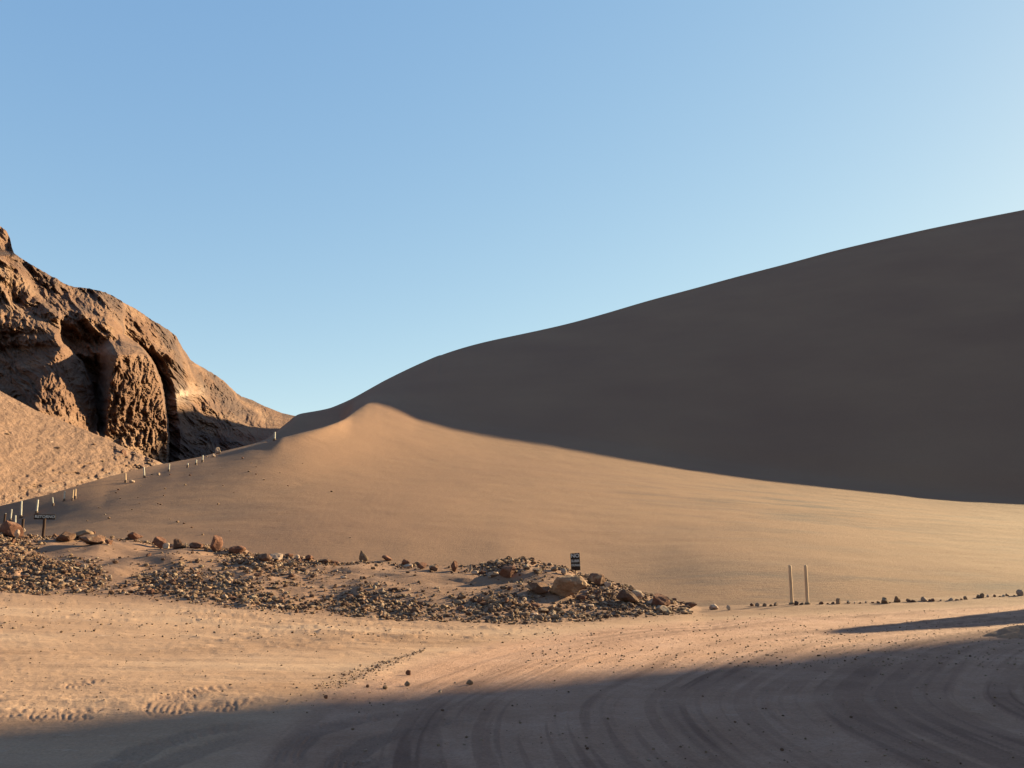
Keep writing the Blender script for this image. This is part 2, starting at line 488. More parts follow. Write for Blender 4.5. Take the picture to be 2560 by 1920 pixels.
# ------------------------------------------------------------------ dune sheet
def build_dune():
    a1 = float(ray(1084, 500)[0])
    azs = np.concatenate([np.linspace(R(-52), float(ray(-60, 500)[0]), 40)[:-1], ray(np.linspace(-60, 1084, 700), np.full(700, 470.0))[0], np.linspace(a1, R(56), 120)[1:]])
    n = len(azs)
    rc, zc = on(CREST, azs, 7)
    # brink between the sunlit spur and its lee side, then the foot of the big shaded face
    E = line([(-300, 545, 66), (-60, 530, 67), (0, 521, 66), (20, 518.5, 65.3), (43, 514, 64.6), (75, 505, 64.3), (106, 495, 65.6), (140, 481, 69.5), (171, 468, 74), (218, 456, 78), (278, 439.5, 82),
              (324, 427.5, 87), (340, 422, 92), (350, 415, 101), (358, 409, 110), (366, 404, 118), (376, 401.5, 122), (388, 402.5, 121.5), (400, 406, 120), (417, 413, 117), (455, 421, 114.5), (509, 429, 111.5),
              (555, 435.5, 109), (600, 442, 107.5), (650, 450, 105.5), (694, 458, 104), (760, 468, 102), (833, 478, 100), (926, 491, 98), (1024, 501, 96), (1090, 506, 95)])
    C = line([(-300, 536, 70), (-60, 519, 70), (0, 506, 69), (50, 494, 68.8), (100, 479, 71.3), (150, 466.5, 76.2), (200, 457, 80.7), (250, 445, 87.5), (268, 439, 100), (276, 432, 125), (285, 425, 142), (297, 414.5, 152), (318, 411, 158), (330, 408.5, 160),
              (341, 404, 161), (352, 399, 162), (368, 390, 164), (384, 381, 166), (400, 373, 168), (417, 365, 171), (435, 357, 172), (454, 350.5, 176), (480, 343, 180), (509, 337, 185), (540, 330.5, 190), (569, 324, 195), (605, 314, 201),
              (648, 301, 208), (690, 290, 214), (741, 276, 221), (790, 263.5, 229), (833, 251.5, 234), (880, 240.5, 240), (926, 230, 247), (975, 220, 254), (1024, 210.5, 262), (1090, 198, 273)])
    re, ze = on(E, azs, 5)
    te_ = (ze - CAMZ) / re
    re = smooth(re, 31)
    ze = CAMZ + smooth(te_, 7) * re
    rk, zk = on(C, azs, 9)
    tk_ = (zk - CAMZ) / rk
    rk = smooth(rk, 41)
    tk_ = np.where(azs > float(ray(440, 350)[0]), smooth(tk_, 45), tk_)
    zk = CAMZ + tk_ * rk
    res, zes = smooth(re, 81), smooth(ze, 81)
    rc0 = rc.copy()
    rc, zc = smooth(rc, 31), smooth(zc, 31)
    rcs, zcs = smooth(rc, 161), smooth(zc, 161)
    # to the right of the picture the dune runs on parallel to the light
    i1 = np.searchsorted(azs, a1)
    t = np.clip((azs - azs[i1]) / (R(56) - azs[i1]), 0, 1)
    qe = re[i1] * math.sin(SUN_AZ - azs[i1])
    qk = rk[i1] * math.sin(SUN_AZ - azs[i1])
    off = azs > azs[i1]
    den = np.maximum(np.sin(SUN_AZ - azs), 0.12)
    re = np.where(off, qe / den * 1.0, re)
    rk = np.where(off, np.maximum(qk / den, re + 60), rk)
    ze = np.where(off, ze[i1] + 6 * t, ze)
    zk = np.where(off, zk[i1] * (1 - 0.4 * sstep(t, 0.12, 0.7)), zk)
    endf = 1 - sstep(azs, R(50), R(56))
    ze, zk = ze * endf - 4 * (1 - endf), zk * endf - 4 * (1 - endf)
    left = 1 - sstep(azs, float(ray(285, 430)[0]), float(ray(335, 430)[0]))     # lee band sinks into the gully
    right = 1 - left
    tall = sstep(zc, 0.25, 0.9)
    hi = sstep(zcs, 0.15, 0.7)
    r0 = rc + 0.4
    r1 = np.maximum(smooth(np.maximum(rc + 2.2, 29.5 * hi + (rc + 1.8) * (1 - hi)), 141), rc + 1.2)
    z1 = smooth(np.minimum(zc - 0.16, 0.02), 141)
    z0 = z1 - 0.38
    rmid = smooth(r1 + (res - r1) * 0.50, 61)
    slope_e = (zes - z1) / (res - r1)
    zmid = smooth(z1 + (rmid - r1) * slope_e * 0.86, 61)
    rm2 = re + (rk - re) * 0.5
    zm2 = ze + (zk - ze) * (0.5)
    px_ = lambda p, y: float(ray(p, y)[0])
    wv = sstep(azs, px_(264, 435), px_(284, 435)) * (1 - sstep(azs, px_(338, 420), px_(354, 415)))
    zlow = CAMZ + te_ * rm2 - 0.35
    zm2 = zm2 + wv * (np.minimum(zlow, zm2) - zm2)
    rb1 = rk + 6 * left + 30 * right
    zb1 = zk - 3.0 * left - 5 * right
    rb2 = rk + 40 * left + 260 * right
    zb2 = (zk - 26) * left + (-6) * right
    dk = np.minimum(7.0, (rk - re) * 0.12)
    rk1 = re + dk
    zk1 = ze + (zk - ze) * dk / (rk - re) * (0.93 + 0.07 * left)
    zk1 = zk1 + wv * (np.minimum(CAMZ + te_ * rk1 - 0.5, zk1) - zk1)
    rk2 = rk - 0.035 * (rk - re)
    zk2 = zk - 0.035 * (zk - ze) * 0.9
    rs = [r0, r1, rmid, re, rk1, rm2, rk2, rk, rb1, rb2]
    zs = [z0, z1, zmid, ze, zk1, zm2, zk2, zk, zb1, zb2]
    Rr, Z = profile(rs, zs, [5, 60, 60, 14, 36, 34, 8, 10, 16])
    for row in range(14, 125):                   # wind evens out everything below the brink
        f_ = (125 - row) / 111
        w_ = float(sstep(f_, 0.0, 0.30) * (1 - sstep(f_, 0.85, 1.0)))
        Rr[row] += w_ * (smooth(Rr[row], 141) - Rr[row])
        Z[row] += w_ * (smooth(Z[row], 141) - Z[row])
    A = np.broadcast_to(azs, Rr.shape)
    X, Y = Rr * np.sin(A), Rr * np.cos(A)
    w = sstep(Rr, r1, r1 + 6)
    lowf = w * (1 - sstep(Rr, re - 6, re + 2))
    Z = Z + lowf * (0.10 * fbm(X * 0.09, Y * 0.09, 0, 4, 71) + 0.03 * fbm(X * .5, Y * .9, 0, 3, 73))
    pj = np.interp(A, azs, np.linspace(0, 1, n))
    # stony lag: lower edge, left shoulder and the patch in the middle
    pxa = 512 + F * np.tan(A) * 0.985
    st = 0.75 * np.exp(-(((pxa - 770) / 150) ** 2 + ((Rr - 72) / 16) ** 2)) + 0.75 * (1 - sstep(Rr, r1 + 1, r1 + 9)) * sstep(pxa, 560, 700)
    st += 0.35 * (1 - sstep(pxa, 200, 330)) * (1 - sstep(Rr, 70, 120)) + 0.05 + 0.35 * sstep(pxa, 540, 760) * (1 - sstep(Rr, 60, 100))
    me = mesh_np("sand_dune", np.stack([X, Y, Z], -1).reshape(-1, 3), grid_faces(*Rr.shape), M['sand'], attrs={'stone': np.clip(st, 0, 1)})
    tag(link("sand_dune", me), kind='structure')
    return azs, Rr, Z

# ------------------------------------------------------------------ mountain (parametric sheet: columns across, rows up the slope)
def polyx(py, pts):
    ys = np.array([p[1] for p in pts], float)
    xs = np.array([p[0] for p in pts], float)
    return np.interp(py, ys, xs)

def build_mountain():
    nyv = 440
    px = np.concatenate([np.linspace(-330, -20, 110)[:-1], np.linspace(-20, 345, 620)])
    nx = len(px)
    sky_x = [-330, -200, -100, -60, -20, -4, 0, 6, 10, 12, 14, 20, 28, 60, 74, 90, 106, 120, 134, 150, 162, 170, 176, 183, 190, 205, 218, 230, 241, 252, 264, 282, 300, 318, 332, 345]
    sky_y = [190, 195, 205, 212, 220, 223, 226, 231, 238, 248, 253, 257, 262, 281, 287, 289, 292, 300, 308, 318, 326, 331, 336, 348, 359, 369, 377, 387, 396, 400, 406, 413, 417, 420, 420, 420]
    top = np.interp(px, sky_x, sky_y) + 1.5 * (1 - .93 * sstep(px, 240, 275)) * fbm(px * 0.16, 0 * px, 0, 4, 5, 0.65)
    bot = np.interp(px, [-330, -60, 0, 50, 100, 157, 200, 250, 285, 345], [590, 545, 528, 516, 502, 488, 475, 462, 452, 440])
    tt = np.linspace(0, 1, nyv)
    PX = np.broadcast_to(px, (nyv, nx)).copy()
    PY = bot + (top - bot) * tt[:, None]
    # --- base depth
    tal_top = np.interp(px, [-330, -60, 0, 37, 70, 100, 130, 160, 175, 345], [300, 365, 391, 411, 424, 436, 450, 462, 470, 470])
    tal_top = np.minimum(tal_top, bot - 6)
    r_bot = np.interp(px, [-330, -60, 0, 50, 100, 157, 200, 285, 345], [58, 64, 70.5, 75, 81, 88, 95, 125, 160])
    r_tal = np.interp(px, [-330, -60, 0, 37, 70, 100, 130, 160, 178, 200, 285, 345], [84, 88, 91, 91.5, 92, 92, 92, 92, 100, 112, 138, 166])
    r_top = np.interp(px, [-330, -60, 0, 60, 106, 134, 176, 190, 218, 264, 300, 345], [140, 138, 138, 144, 150, 157, 170, 178, 192, 210, 212, 208])
    r_tal, r_top, r_bot = smooth(r_tal, 19), smooth(r_top, 25), smooth(r_bot, 15)
    tlin = np.clip((bot - PY) / (bot - tal_top), 0, 1)
    ulin = np.clip((tal_top - PY) / (tal_top - top), 0, 1)
    r_rock = smooth(np.interp(px, [-330, -60, 0, 60, 110, 150, 172, 186, 200, 240, 285, 345], [118, 115, 113, 112, 122, 134, 140, 143, 146, 151, 156, 174]), 11)
    D_t = r_bot + (r_tal - r_bot) * tlin ** 1.1
    D_r = r_rock + (r_top - r_rock) * ulin ** 1.1
    isr = PY < tal_top
    D = np.where(isr, D_r, D_t)
    D += 26 * (1 - sstep(PY, 250, 256)) * (1 - sstep(PX, 8, 24))
    # --- spurs
    xAr = polyx(PY, [(60, 340), (70, 350), (82, 362), (92, 384), (97, 402), (99, 455)])
    xBr = polyx(PY, [(124, 334), (138, 344), (150, 357), (160, 378), (165, 400), (168, 430), (168, 480)])
    wob = 1.6 * fbm(PY * 0.14, 0 * PY, 0, 4, 6, .6)
    def spur(pts, y0, y1, amp, wl, xr_edge=None, wr=6, keep=0.0, wl_lo=None):
        xr = polyx(PY, pts) + 2.0 * fbm(PY * 0.12, 0 * PY, 0, 3, len(pts))
        d = PX - xr
        w_l = wl if wl_lo is None else wl + (wl_lo - wl) * sstep(PY, 350, 372)
        gl = np.maximum(0, 1 - np.maximum(-d, 0) / w_l) ** 1.15
        if xr_edge is None:
            gr = np.maximum(0, 1 - (np.maximum(d, 0) / wr) ** 1.35)
        else:
            span = np.maximum(xr_edge + wob - xr, wr)
            t_ = np.maximum(d, 0) / span
            gr = (1 - (1 - keep) * np.clip(t_, 0, 1) ** 1.5) * (1 - sstep(t_ * span, span - 1.2, span + 1.2))
        g = np.where(d < 0, gl, gr)
        return g * amp * sstep(PY, y0, y0 + 46) * (1 - sstep(PY, y1 - 14, y1)) * isr
    D -= spur([(0, 314), (21, 317), (37, 326), (53, 334), (60, 347), (52, 362), (44, 380), (40, 410), (36, 440)], 300, 575, 14, 58, xAr, 6, .62)
    D -= spur([(50, 280), (60, 290), (75, 312), (98, 322), (111, 333), (120, 343), (118, 356), (112, 375), (107, 400), (105, 440)], 286, 592, 14, 50, xBr, 8, .30, 12)
    D -= spur([(120, 300), (128, 315), (150, 340), (176, 362), (196, 385), (230, 402)], 296, 385, 4, 14, None, 26)
    D -= spur([(0, 262), (20, 280), (34, 296), (50, 312), (70, 325)], 262, 330, 3, 20, None, 10)
    # the second buttress stands clear of the wall behind it; a narrow dark cleft runs up its right side
    inB = sstep(PX, 96, 112) * (1 - sstep(PX, xBr + wob - 1.2, xBr + wob + 1.2)) * sstep(PY, 338, 356) * isr
    D -= inB * np.maximum(0, D_r - 122)
    xl = xBr + wob
    clf = np.where(PX > xl - 1, np.maximum(0, 1 - (PX - xl) / 12), 0) * sstep(PY, 346, 362) * isr
    D += 9 * clf
    # --- erosion
    above = sstep(ulin, 0.0, 0.05)
    x0, y0_ = PX * 0.145, PY * 0.145          # about metres
    x1 = polyx(PY, [(53, 334), (60, 347), (56, 362), (46, 380), (40, 410), (36, 440)])
    x2 = polyx(PY, [(111, 333), (122, 343), (122, 356), (114, 375), (108, 400), (106, 440)])
    b1 = sstep(PX, x1 - 6, x1 + 2) * (1 - sstep(PX, xAr - 3, xAr)) * sstep(PY, 352, 372)
    b2 = sstep(PX, x2 - 6, x2 + 2) * (1 - sstep(PX, xBr - 3, xBr)) * sstep(PY, 342, 360)
    butt = above * np.maximum(b1, b2)
    sad = 1 - sstep(PX, 255, 285)
    big = fbm(x0 * 0.12 + y0_ * .05, y0_ * 0.13, 0, 3, 91)
    wx = x0 + 1.2 * fbm(x0 * .3, y0_ * .3, 0, 3, 92); wy = y0_ + 1.2 * fbm(x0 * .3, y0_ * .3, 0, 3, 93)
    rid = fbm((wx * 0.75 - wy * 0.62) * 0.55, (wy * .8 + wx * .6) * 0.17, 0, 6, 95, 0.60, ridged=True)
    D += isr * sad * (2.0 * big - 2.8 * rid * (1 - .9 * butt)) * (1 - .6 * sstep(24 - PX, 4, 14) * (PY < 256))
    flute = fbm(wx * 1.0, wy * 0.36, 0, 4, 101, 0.62, ridged=True)
    cell = fbm(wx * 1.7, wy * 1.15, 0, 4, 105, 0.68)
    D += butt * (-0.85 * flute + 1.5 * cell)
    led = fbm((wy - 0.55 * wx) * 1.0, (wx + .55 * wy) * 0.16, 0, 5, 111, 0.62)
    rg_ = sstep(fbm(x0 * .16, y0_ * .16, 0, 2, 117), -.25, .2)
    D += isr * sad * (1 - butt) * (1.2 * led + (0.45 + 0.9 * rg_) * cell)
    D += isr * (1 - sad) * 0.06 * fbm(x0 * .9, y0_ * 1.2, 0, 4, 119)
    tal = 1.0 - isr
    D += tal * (0.30 * fbm((x0 + y0_ * 1.2) * 0.5, (y0_ - x0) * 0.28, 0, 4, 121, 0.5) + .16 * fbm(x0 * 1.6, y0_ * 2.5, 0, 3, 123))
    D += tal * 0.55 * sstep(PY, bot - 62, bot - 34) * np.maximum(0, fbm(x0 * 1.1, y0_ * 2.2, 0, 3, 127))
    D += tal * 1.1 * sstep(PX, 95, 130) * np.maximum(0, fbm(x0 * .8, y0_ * 1.4, 0, 4, 128))
    az, te = ray(PX, PY)
    Z = CAMZ + te * D
    # back side
    nb = 14
    azb = np.repeat(az[-1:], nb, 0)
    fb = np.linspace(0, 1, nb + 1)[1:, None]
    Db = D[-1:] + fb * 90 + fb * 2
    Zb = Z[-1:] * (1 - fb ** 1.3) - 8 * fb + 1.2 * fbm(px[None, :] * .06, fb * 6, 0, 3, 131) * (1 - fb)
    A = np.vstack([az, azb]); Dd = np.vstack([D, Db]); Zz = np.vstack([Z, Zb])
    # skirt down to below the ground in front
    A = np.vstack([az[:1], A]); Dd = np.vstack([D[:1] - 6, Dd]); Zz = np.vstack([Z[:1] * 0 - 6, Zz])
    V = np.stack([Dd * np.sin(A), Dd * np.cos(A), Zz], -1).reshape(-1, 3)
    def full(a, b=0.0):
        return np.vstack([a[:1], a, np.repeat(a[-1:], nb, 0)])
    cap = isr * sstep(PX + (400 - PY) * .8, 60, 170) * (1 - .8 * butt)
    salt = np.exp(-(((PX - 181) / 6) ** 2 + ((PY - 396) / 5) ** 2)) * 1.3 + 0.6 * np.exp(-(((PX - 192) / 12) ** 2 + ((PY - 392) / 7) ** 2))
    salt *= 0.55 + 0.9 * fbm(x0 * 1.3, y0_ * 1.3, 0, 3, 139)
    salt = np.maximum(salt, 0)
    salt += 0.40 * tal * sstep(PY, bot - 62 + 30, bot - 30) * sstep(fbm(x0 * .8, y0_ * 2.0, 0, 4, 141), -0.25, .25)
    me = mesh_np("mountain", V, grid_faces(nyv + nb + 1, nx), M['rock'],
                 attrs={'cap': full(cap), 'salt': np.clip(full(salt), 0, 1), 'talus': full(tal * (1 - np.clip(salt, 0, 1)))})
    tag(link("mountain", me), kind='structure')
    return az, D, Z

# ------------------------------------------------------------------ loose hills outside / behind
def mound(name, cx, cy, rx, ry, h, rot, matn, seed, n=70, power=1.0, base=-1.0, rough=0.12, jag=0.0):
    """a closed rocky hill: polar grid of rings"""
    t = np.linspace(0, 1, n)[:, None]
    a = np.linspace(0, 2 * np.pi, 120, endpoint=False)[None, :]
    k = 1 + 0.13 * noise3(np.cos(a) * 2.2, np.sin(a) * 2.2, 0, seed) + 0.06 * noise3(np.cos(a) * 6, np.sin(a) * 6, 0, seed + 1)
    k = k + jag * noise3(np.cos(a) * 22, np.sin(a) * 22, 0, seed + 2)
    x, y = rx * t * k * np.cos(a), ry * t * k * np.sin(a)
    pr = (1 - t ** (2.0 * power)) ** 1.0
    z = base + (h - base) * pr * np.ones_like(a)
    z = z + rough * h * fbm(x / max(rx, ry) * 4, y / max(rx, ry) * 4, 0, 5, seed, 0.55) * np.sin(np.clip(t, 0, 1) * np.pi) ** 0.5
    c, s = math.cos(rot), math.sin(rot)
    V = np.stack([cx + x * c - y * s, cy + x * s + y * c, z], -1).reshape(-1, 3)
    at = {'cap': np.zeros(V.shape[0]), 'salt': np.zeros(V.shape[0]), 'talus': np.full(V.shape[0], .4), 'stone': np.full(V.shape[0], .3),
          'road': np.full(V.shape[0], .2), 'bank': np.full(V.shape[0], .8), 'rut': np.zeros(V.shape[0])}
    me = mesh_np(name, V, grid_faces(n, 120, wrap=True)[:, ::-1], M[matn], attrs=at)
    return link(name, me)

ga, gR, gZ = build_ground()
da, dR, dZ = build_dune()
ma, mD, mZ = build_mountain()
nv = NC
def height(x, y):
    a, r = math.atan2(x, y), math.hypot(x, y)
    i = int(np.clip(np.searchsorted(ga[:nv], a), 1, nv - 1))
    zg = float(np.interp(r, gR[:, i], gZ[:, i]))
    if r > dR[0, 0] * 0:
        j = int(np.clip(np.searchsorted(da, a), 1, len(da) - 1))
        if dR[0, j] < r < dR[-1, j]:
            zg = max(zg, float(np.interp(r, dR[:, j], dZ[:, j])))
    return zg

def hit(px, py, rmin=4.0, rmax=260.0):
    """first point of ground or dune seen through a pixel (picture of 2560x1920)"""
    a, te = ray(px / 2.5, py / 2.5)
    a, te = float(a), float(te)
    i = int(np.clip(np.searchsorted(ga[:nv], a), 1, nv - 1))
    j = int(np.clip(np.searchsorted(da, a), 1, len(da) - 1))
    rr = np.unique(np.concatenate([gR[:, i], dR[:, j], np.linspace(rmin, rmax, 1500)]))
    rr = rr[(rr >= rmin) & (rr <= rmax)]
    zz = np.interp(rr, gR[:, i], gZ[:, i])
    zd = np.interp(rr, dR[:, j], dZ[:, j], left=-99, right=-99)
    zz = np.maximum(zz, zd)
    ok = np.nonzero(zz >= CAMZ + te * rr)[0]
    r = rr[ok[0]] if len(ok) else rmax
    z = zz[ok[0]] if len(ok) else CAMZ + te * r
    return Vector((r * math.sin(a), r * math.cos(a), float(z)))

# hill outside the picture on the right: throws the shade across the foreground
su = Vector((math.sin(SUN_AZ), math.cos(SUN_AZ), 0)); sq = Vector((-su.y, su.x, 0))
def at_sq(s, q):
    return su * s + sq * q
c = at_sq(172, -27.2)
h_ = mound("hill", c.x, c.y, 32, 40, 90, math.pi / 2 - SUN_AZ, 'rock', 7, power=6.0, rough=.05, jag=.03)
tag(h_, kind='structure')

# ------------------------------------------------------------------ off-frame mound added to cast a shadow streak, and the low pile in view
p = at_sq(38.5, 12.3)
e_ = mound("shadow_mound", p.x, p.y, 5.0, 2.0, 8.2, math.pi / 2 - SUN_AZ, 'rock', 17, n=40, power=1.0, base=-.3, rough=.10)
tag(e_, kind='structure')
p = hit(2535, 1592)
e_ = mound("dirt_pile", p.x + 0.35, p.y + .2, 1.05, .6, 0.24, 0.3, 'ground', 19, n=40, power=0.8, base=-.06, rough=.25)
tag(e_, "low brown heap of loose earth on the road at the right edge", "dirt heap")

# ------------------------------------------------------------------ stones
import bmesh
def ico(sub):
    bm = bmesh.new()
    bmesh.ops.create_icosphere(bm, subdivisions=sub, radius=1.0)
    V = np.array([v.co[:] for v in bm.verts])
    Fc = np.array([[v.index for v in f.verts] for f in bm.faces])
    bm.free()
    return V, Fc
ICO = {k: ico(k) for k in (1, 2, 3, 4)}

def rock_verts(seed, sub, dims, cuts=9, rough=0.10, keep=0.72):
    """unit stone: sphere cut by random planes, roughened, scaled; its base sits at z = 0"""
    rg = np.random.default_rng(seed)
    V = ICO[sub][0].copy()
    for _ in range(cuts):
        n = rg.normal(size=3); n /= np.linalg.norm(n)
        d = rg.uniform(keep - .22, keep + .12)
        e = V @ n - d
        V -= np.where(e > 0, e, 0)[:, None] * n
    if rough:
        nn = fbm(V[:, 0] * 2.2 + seed, V[:, 1] * 2.2, V[:, 2] * 2.2, 3 if sub < 4 else 5, seed, .6)
        V *= (1 + rough * nn)[:, None]
    mx = np.abs(V).max(0)
    V = V / mx * (np.array(dims) / 2)
    V[:, 2] += dims[2] / 2
    return V

def rock_mesh(name, seed, sub, dims, matn, cuts=9, rough=0.10, sm=False):
    return mesh_np(name, rock_verts(seed, sub, dims, cuts, rough), ICO[sub][1], M[matn], sm=sm)

def place(o, p, rz=0.0, sink=0.0, tilt=0.0, sc=1.0):
    o.location = (p.x, p.y, p.z - sink)
    o.rotation_euler = (tilt, tilt * .6, rz)
    o.scale = (sc, sc, sc)

# named stones: centre x, base y, width, height in the photograph, material, name, label, category, seed, tilt
BIG = [
 (28, 1346, 56, 40, 'stone_red', "boulder", "large rounded reddish boulder beside the dark post at the left edge", "boulder", 3, 0),
 (57, 1331, 12, 10, 'stone_pale', "stone", "small white stone at the foot of the second dark post", "stone", 4, 0),
 (40, 1350, 13, 24, 'stone_pale', "stone", "narrow pale slab leaning on the large reddish boulder", "stone", 5, .1),
 (165, 1352, 46, 22, 'stone', "boulder", "dark low boulder at the left end of the slab heap by the small sign", "boulder", 6, 0),
 (205, 1346, 52, 20, 'stone_tan', "rock_slab", "flat pale topped slab on the heap right of the small sign", "rock slab", 7, .1),
 (212, 1336, 32, 9, 'stone', "rock_slab", "thin dark slab lying on top of the heap right of the small sign", "rock slab", 8, 0),
 (228, 1362, 60, 24, 'stone', "boulder", "wide dark boulder in the middle of the slab heap", "boulder", 9, 0),
 (234, 1338, 9, 9, 'stone_red', "stone", "tiny red stone perched on the right of the slab heap", "stone", 10, 0),
 (256, 1358, 12, 9, 'stone_pale', "stone", "small white stone at the right foot of the slab heap", "stone", 11, 0),
 (272, 1362, 20, 12, 'stone_red', "stone", "small brown stone just right of the slab heap", "stone", 12, 0),
 (336, 1350, 38, 19, 'stone_red', "boulder", "dome shaped brown boulder alone on the crest of the bank", "boulder", 13, 0),
 (400, 1370, 34, 26, 'stone_red', "boulder", "humped brown boulder with white stones at its right foot", "boulder", 14, 0),
 (415, 1372, 16, 14, 'stone_pale', "stone", "white stone at the right foot of the humped brown boulder", "stone", 15, 0),
 (445, 1371, 26, 22, 'stone', "boulder", "pointed grey boulder between the humped one and the flat brown one", "boulder", 16, 0),
 (466, 1369, 12, 10, 'stone_pale', "stone", "small white stone right of the pointed grey boulder", "stone", 17, 0),
 (493, 1371, 36, 13, 'stone_red', "boulder", "flat brown boulder left of the tall upright one", "boulder", 18, 0),
 (538, 1379, 36, 36, 'stone_red', "boulder", "tall upright reddish boulder with a white spot on its side", "boulder", 19, 0),
 (594, 1387, 44, 21, 'stone_red', "boulder", "dark brown wedge boulder right of the tall upright one", "boulder", 20, 0),
 (622, 1394, 22, 10, 'stone', "stone", "small flat stone beside the dark brown wedge boulder", "stone", 21, 0),
 (661, 1403, 36, 18, 'stone', "boulder", "dark blocky boulder on the left of the white slab", "boulder", 22, 0),
 (692, 1402, 42, 16, 'stone_pale', "rock_slab", "sloping white slab on the crest of the bank", "rock slab", 23, .15),
 (722, 1394, 22, 12, 'stone_red', "stone", "brown stone perched right of the sloping white slab", "stone", 24, 0),
 (744, 1400, 12, 12, 'stone_pale', "stone", "white stone right of the perched brown stone", "stone", 25, 0),
 (775, 1400, 24, 12, 'stone_red', "stone", "brown stone midway between the white slab and the shark fin rock", "stone", 26, 0),
 (812, 1410, 36, 12, 'stone', "stone", "long low stone left of the shark fin rock", "stone", 27, 0),
 (834, 1411, 26, 10, 'stone_red', "stone", "low reddish stone close left of the shark fin rock", "stone", 28, 0),
 (966, 1402, 27, 11, 'stone_red', "stone", "flat oval stone tipped up on the crest right of the shark fin rock", "stone", 30, .25),
 (1012, 1416, 25, 17, 'stone_red', "boulder", "round dark red boulder right of the tipped oval stone", "boulder", 31, 0),
 (1022, 1421, 28, 10, 'stone_pale', "stone", "pale stone under the round dark red boulder", "stone", 32, 0),
 (1056, 1422, 27, 14, 'stone_red', "stone", "brown stone with a pale top left of the standing red stone", "stone", 33, 0),
 (1086, 1427, 27, 14, 'stone', "stone", "grey white stone next to the standing red stone", "stone", 34, 0),
 (1135, 1429, 20, 30, 'stone_red', "boulder", "standing dark red stone shaped like a tooth on the bank", "boulder", 35, 0),
 (1176, 1430, 9, 18, 'stone_pale', "stone", "thin pale stone standing upright right of the tooth shaped one", "stone", 36, 0),
 (1187, 1437, 18, 10, 'stone_pale', "stone", "small pale stone at the foot of the thin upright one", "stone", 37, 0),
 (1236, 1440, 36, 10, 'stone_pale', "rock_slab", "flat white slab left of the triangular red slab", "rock slab", 38, 0),
 (1266, 1446, 44, 30, 'stone_red', "rock_slab", "triangular dark red slab leaning on the bank below the mound top", "rock slab", 39, .2),
 (1316, 1425, 20, 12, 'stone_pale', "stone", "pale rounded stone high on the dark mound", "stone", 40, 0),
 (1345, 1433, 30, 12, 'stone', "stone", "flat grey stone on the mound left of the black sign", "stone", 41, .1),
 (1386, 1428, 18, 12, 'stone_tan', "stone", "tan stone just left of the black sign", "stone", 42, 0),
 (1408, 1438, 17, 15, 'stone_pale', "stone", "bright white stone under the black sign", "stone", 43, 0),
 (1432, 1451, 28, 13, 'stone', "stone", "dark stone between the black sign and the biggest boulder", "stone", 44, 0),
 (1416, 1492, 116, 46, 'stone_tan', "boulder", "biggest boulder on the bank, wide and pale ridged", "boulder", 45, 0),
 (1348, 1484, 60, 26, 'stone', "boulder", "dark boulder at the left end of the biggest one", "boulder", 46, 0),
 (1492, 1462, 54, 26, 'stone', "boulder", "dark sloping boulder to the right of the black sign", "boulder", 47, .15),
 (1518, 1468, 24, 14, 'stone_pale', "stone", "cream coloured stone at the right foot of the dark sloping boulder", "stone", 48, 0),
 (1498, 1492, 22, 15, 'stone', "stone", "small grey stone right of the biggest boulder", "stone", 49, 0),
 (1570, 1508, 60, 30, 'stone', "boulder", "broken grey boulder heap piece near the end of the bank", "boulder", 50, 0),
 (1592, 1498, 34, 20, 'stone_pale', "stone", "pale chunk on the broken grey boulder near the end of the bank", "stone", 51, 0),
 (1648, 1518, 54, 32, 'stone_red', "boulder", "dark red block with a pale face at the right end of the bank", "boulder", 52, 0),
 (1630, 1514, 24, 18, 'stone_pale', "stone", "pale stone set against the left of the dark red end block", "stone", 53, 0),
 (1655, 1532, 34, 16, 'stone_pale', "stone", "pale wedge lying in front of the dark red end block", "stone", 54, .1),
 (1728, 1520, 32, 17, 'stone', "stone", "pointed brown stone alone past the end of the bank", "stone", 55, 0),
 (1784, 1524, 24, 13, 'stone_pale', "stone", "low pale stone between the pointed one and the stone row", "stone", 56, 0),
 (1821, 1526, 12, 12, 'stone_pale', "stone", "small white stone where the stone row begins", "stone", 57, 0),
 (1021, 1688, 14, 12, 'stone_red', "stone", "upper brown stone on the open ground left of the gravel strip", "stone", 60, 0),
 (1018, 1717, 14, 11, 'stone_tan', "stone", "tan stone below the upper brown one near the gravel strip", "stone", 61, 0),
 (962, 1725, 13, 9, 'stone_tan', "stone", "low stone with a long shadow left of the tan one", "stone", 62, 0),
 (919, 1720, 8, 7, 'stone_red', "stone", "tiny dark stone left of the long shadowed one", "stone", 63, 0),
 (1174, 1713, 18, 11, 'stone_tan', "stone", "flat stone right of the gravel strip at the shade edge", "stone", 64, 0),
 (1100, 1733, 10, 7, 'stone_pale', "stone", "pale chip on the shade edge below the gravel strip", "stone", 65, 0),
 (815, 1750, 12, 9, 'stone_red', "stone", "reddish stone at the shade edge right of the tyre prints", "stone", 66, 0),
 (544, 1136, 15, 17, 'stone_pale', "stone", "white stone standing in the shaded gully below the cliff", "stone", 67, 0),
 (533, 1143, 11, 8, 'stone_pale', "stone", "lower white stone in the shaded gully", "stone", 68, 0),
 (329, 1207, 14, 8, 'stone_pale', "stone", "pale rounded stone at the foot of the white posts on the sand", "stone", 69, 0),
 (397, 1188, 8, 7, 'stone_pale', "stone", "small pale stone midway between two white posts", "stone", 70, 0),
 (306, 1140, 20, 18, 'stone_red', "boulder", "square brown boulder low on the scree below the cliff", "boulder", 71, 0),
]
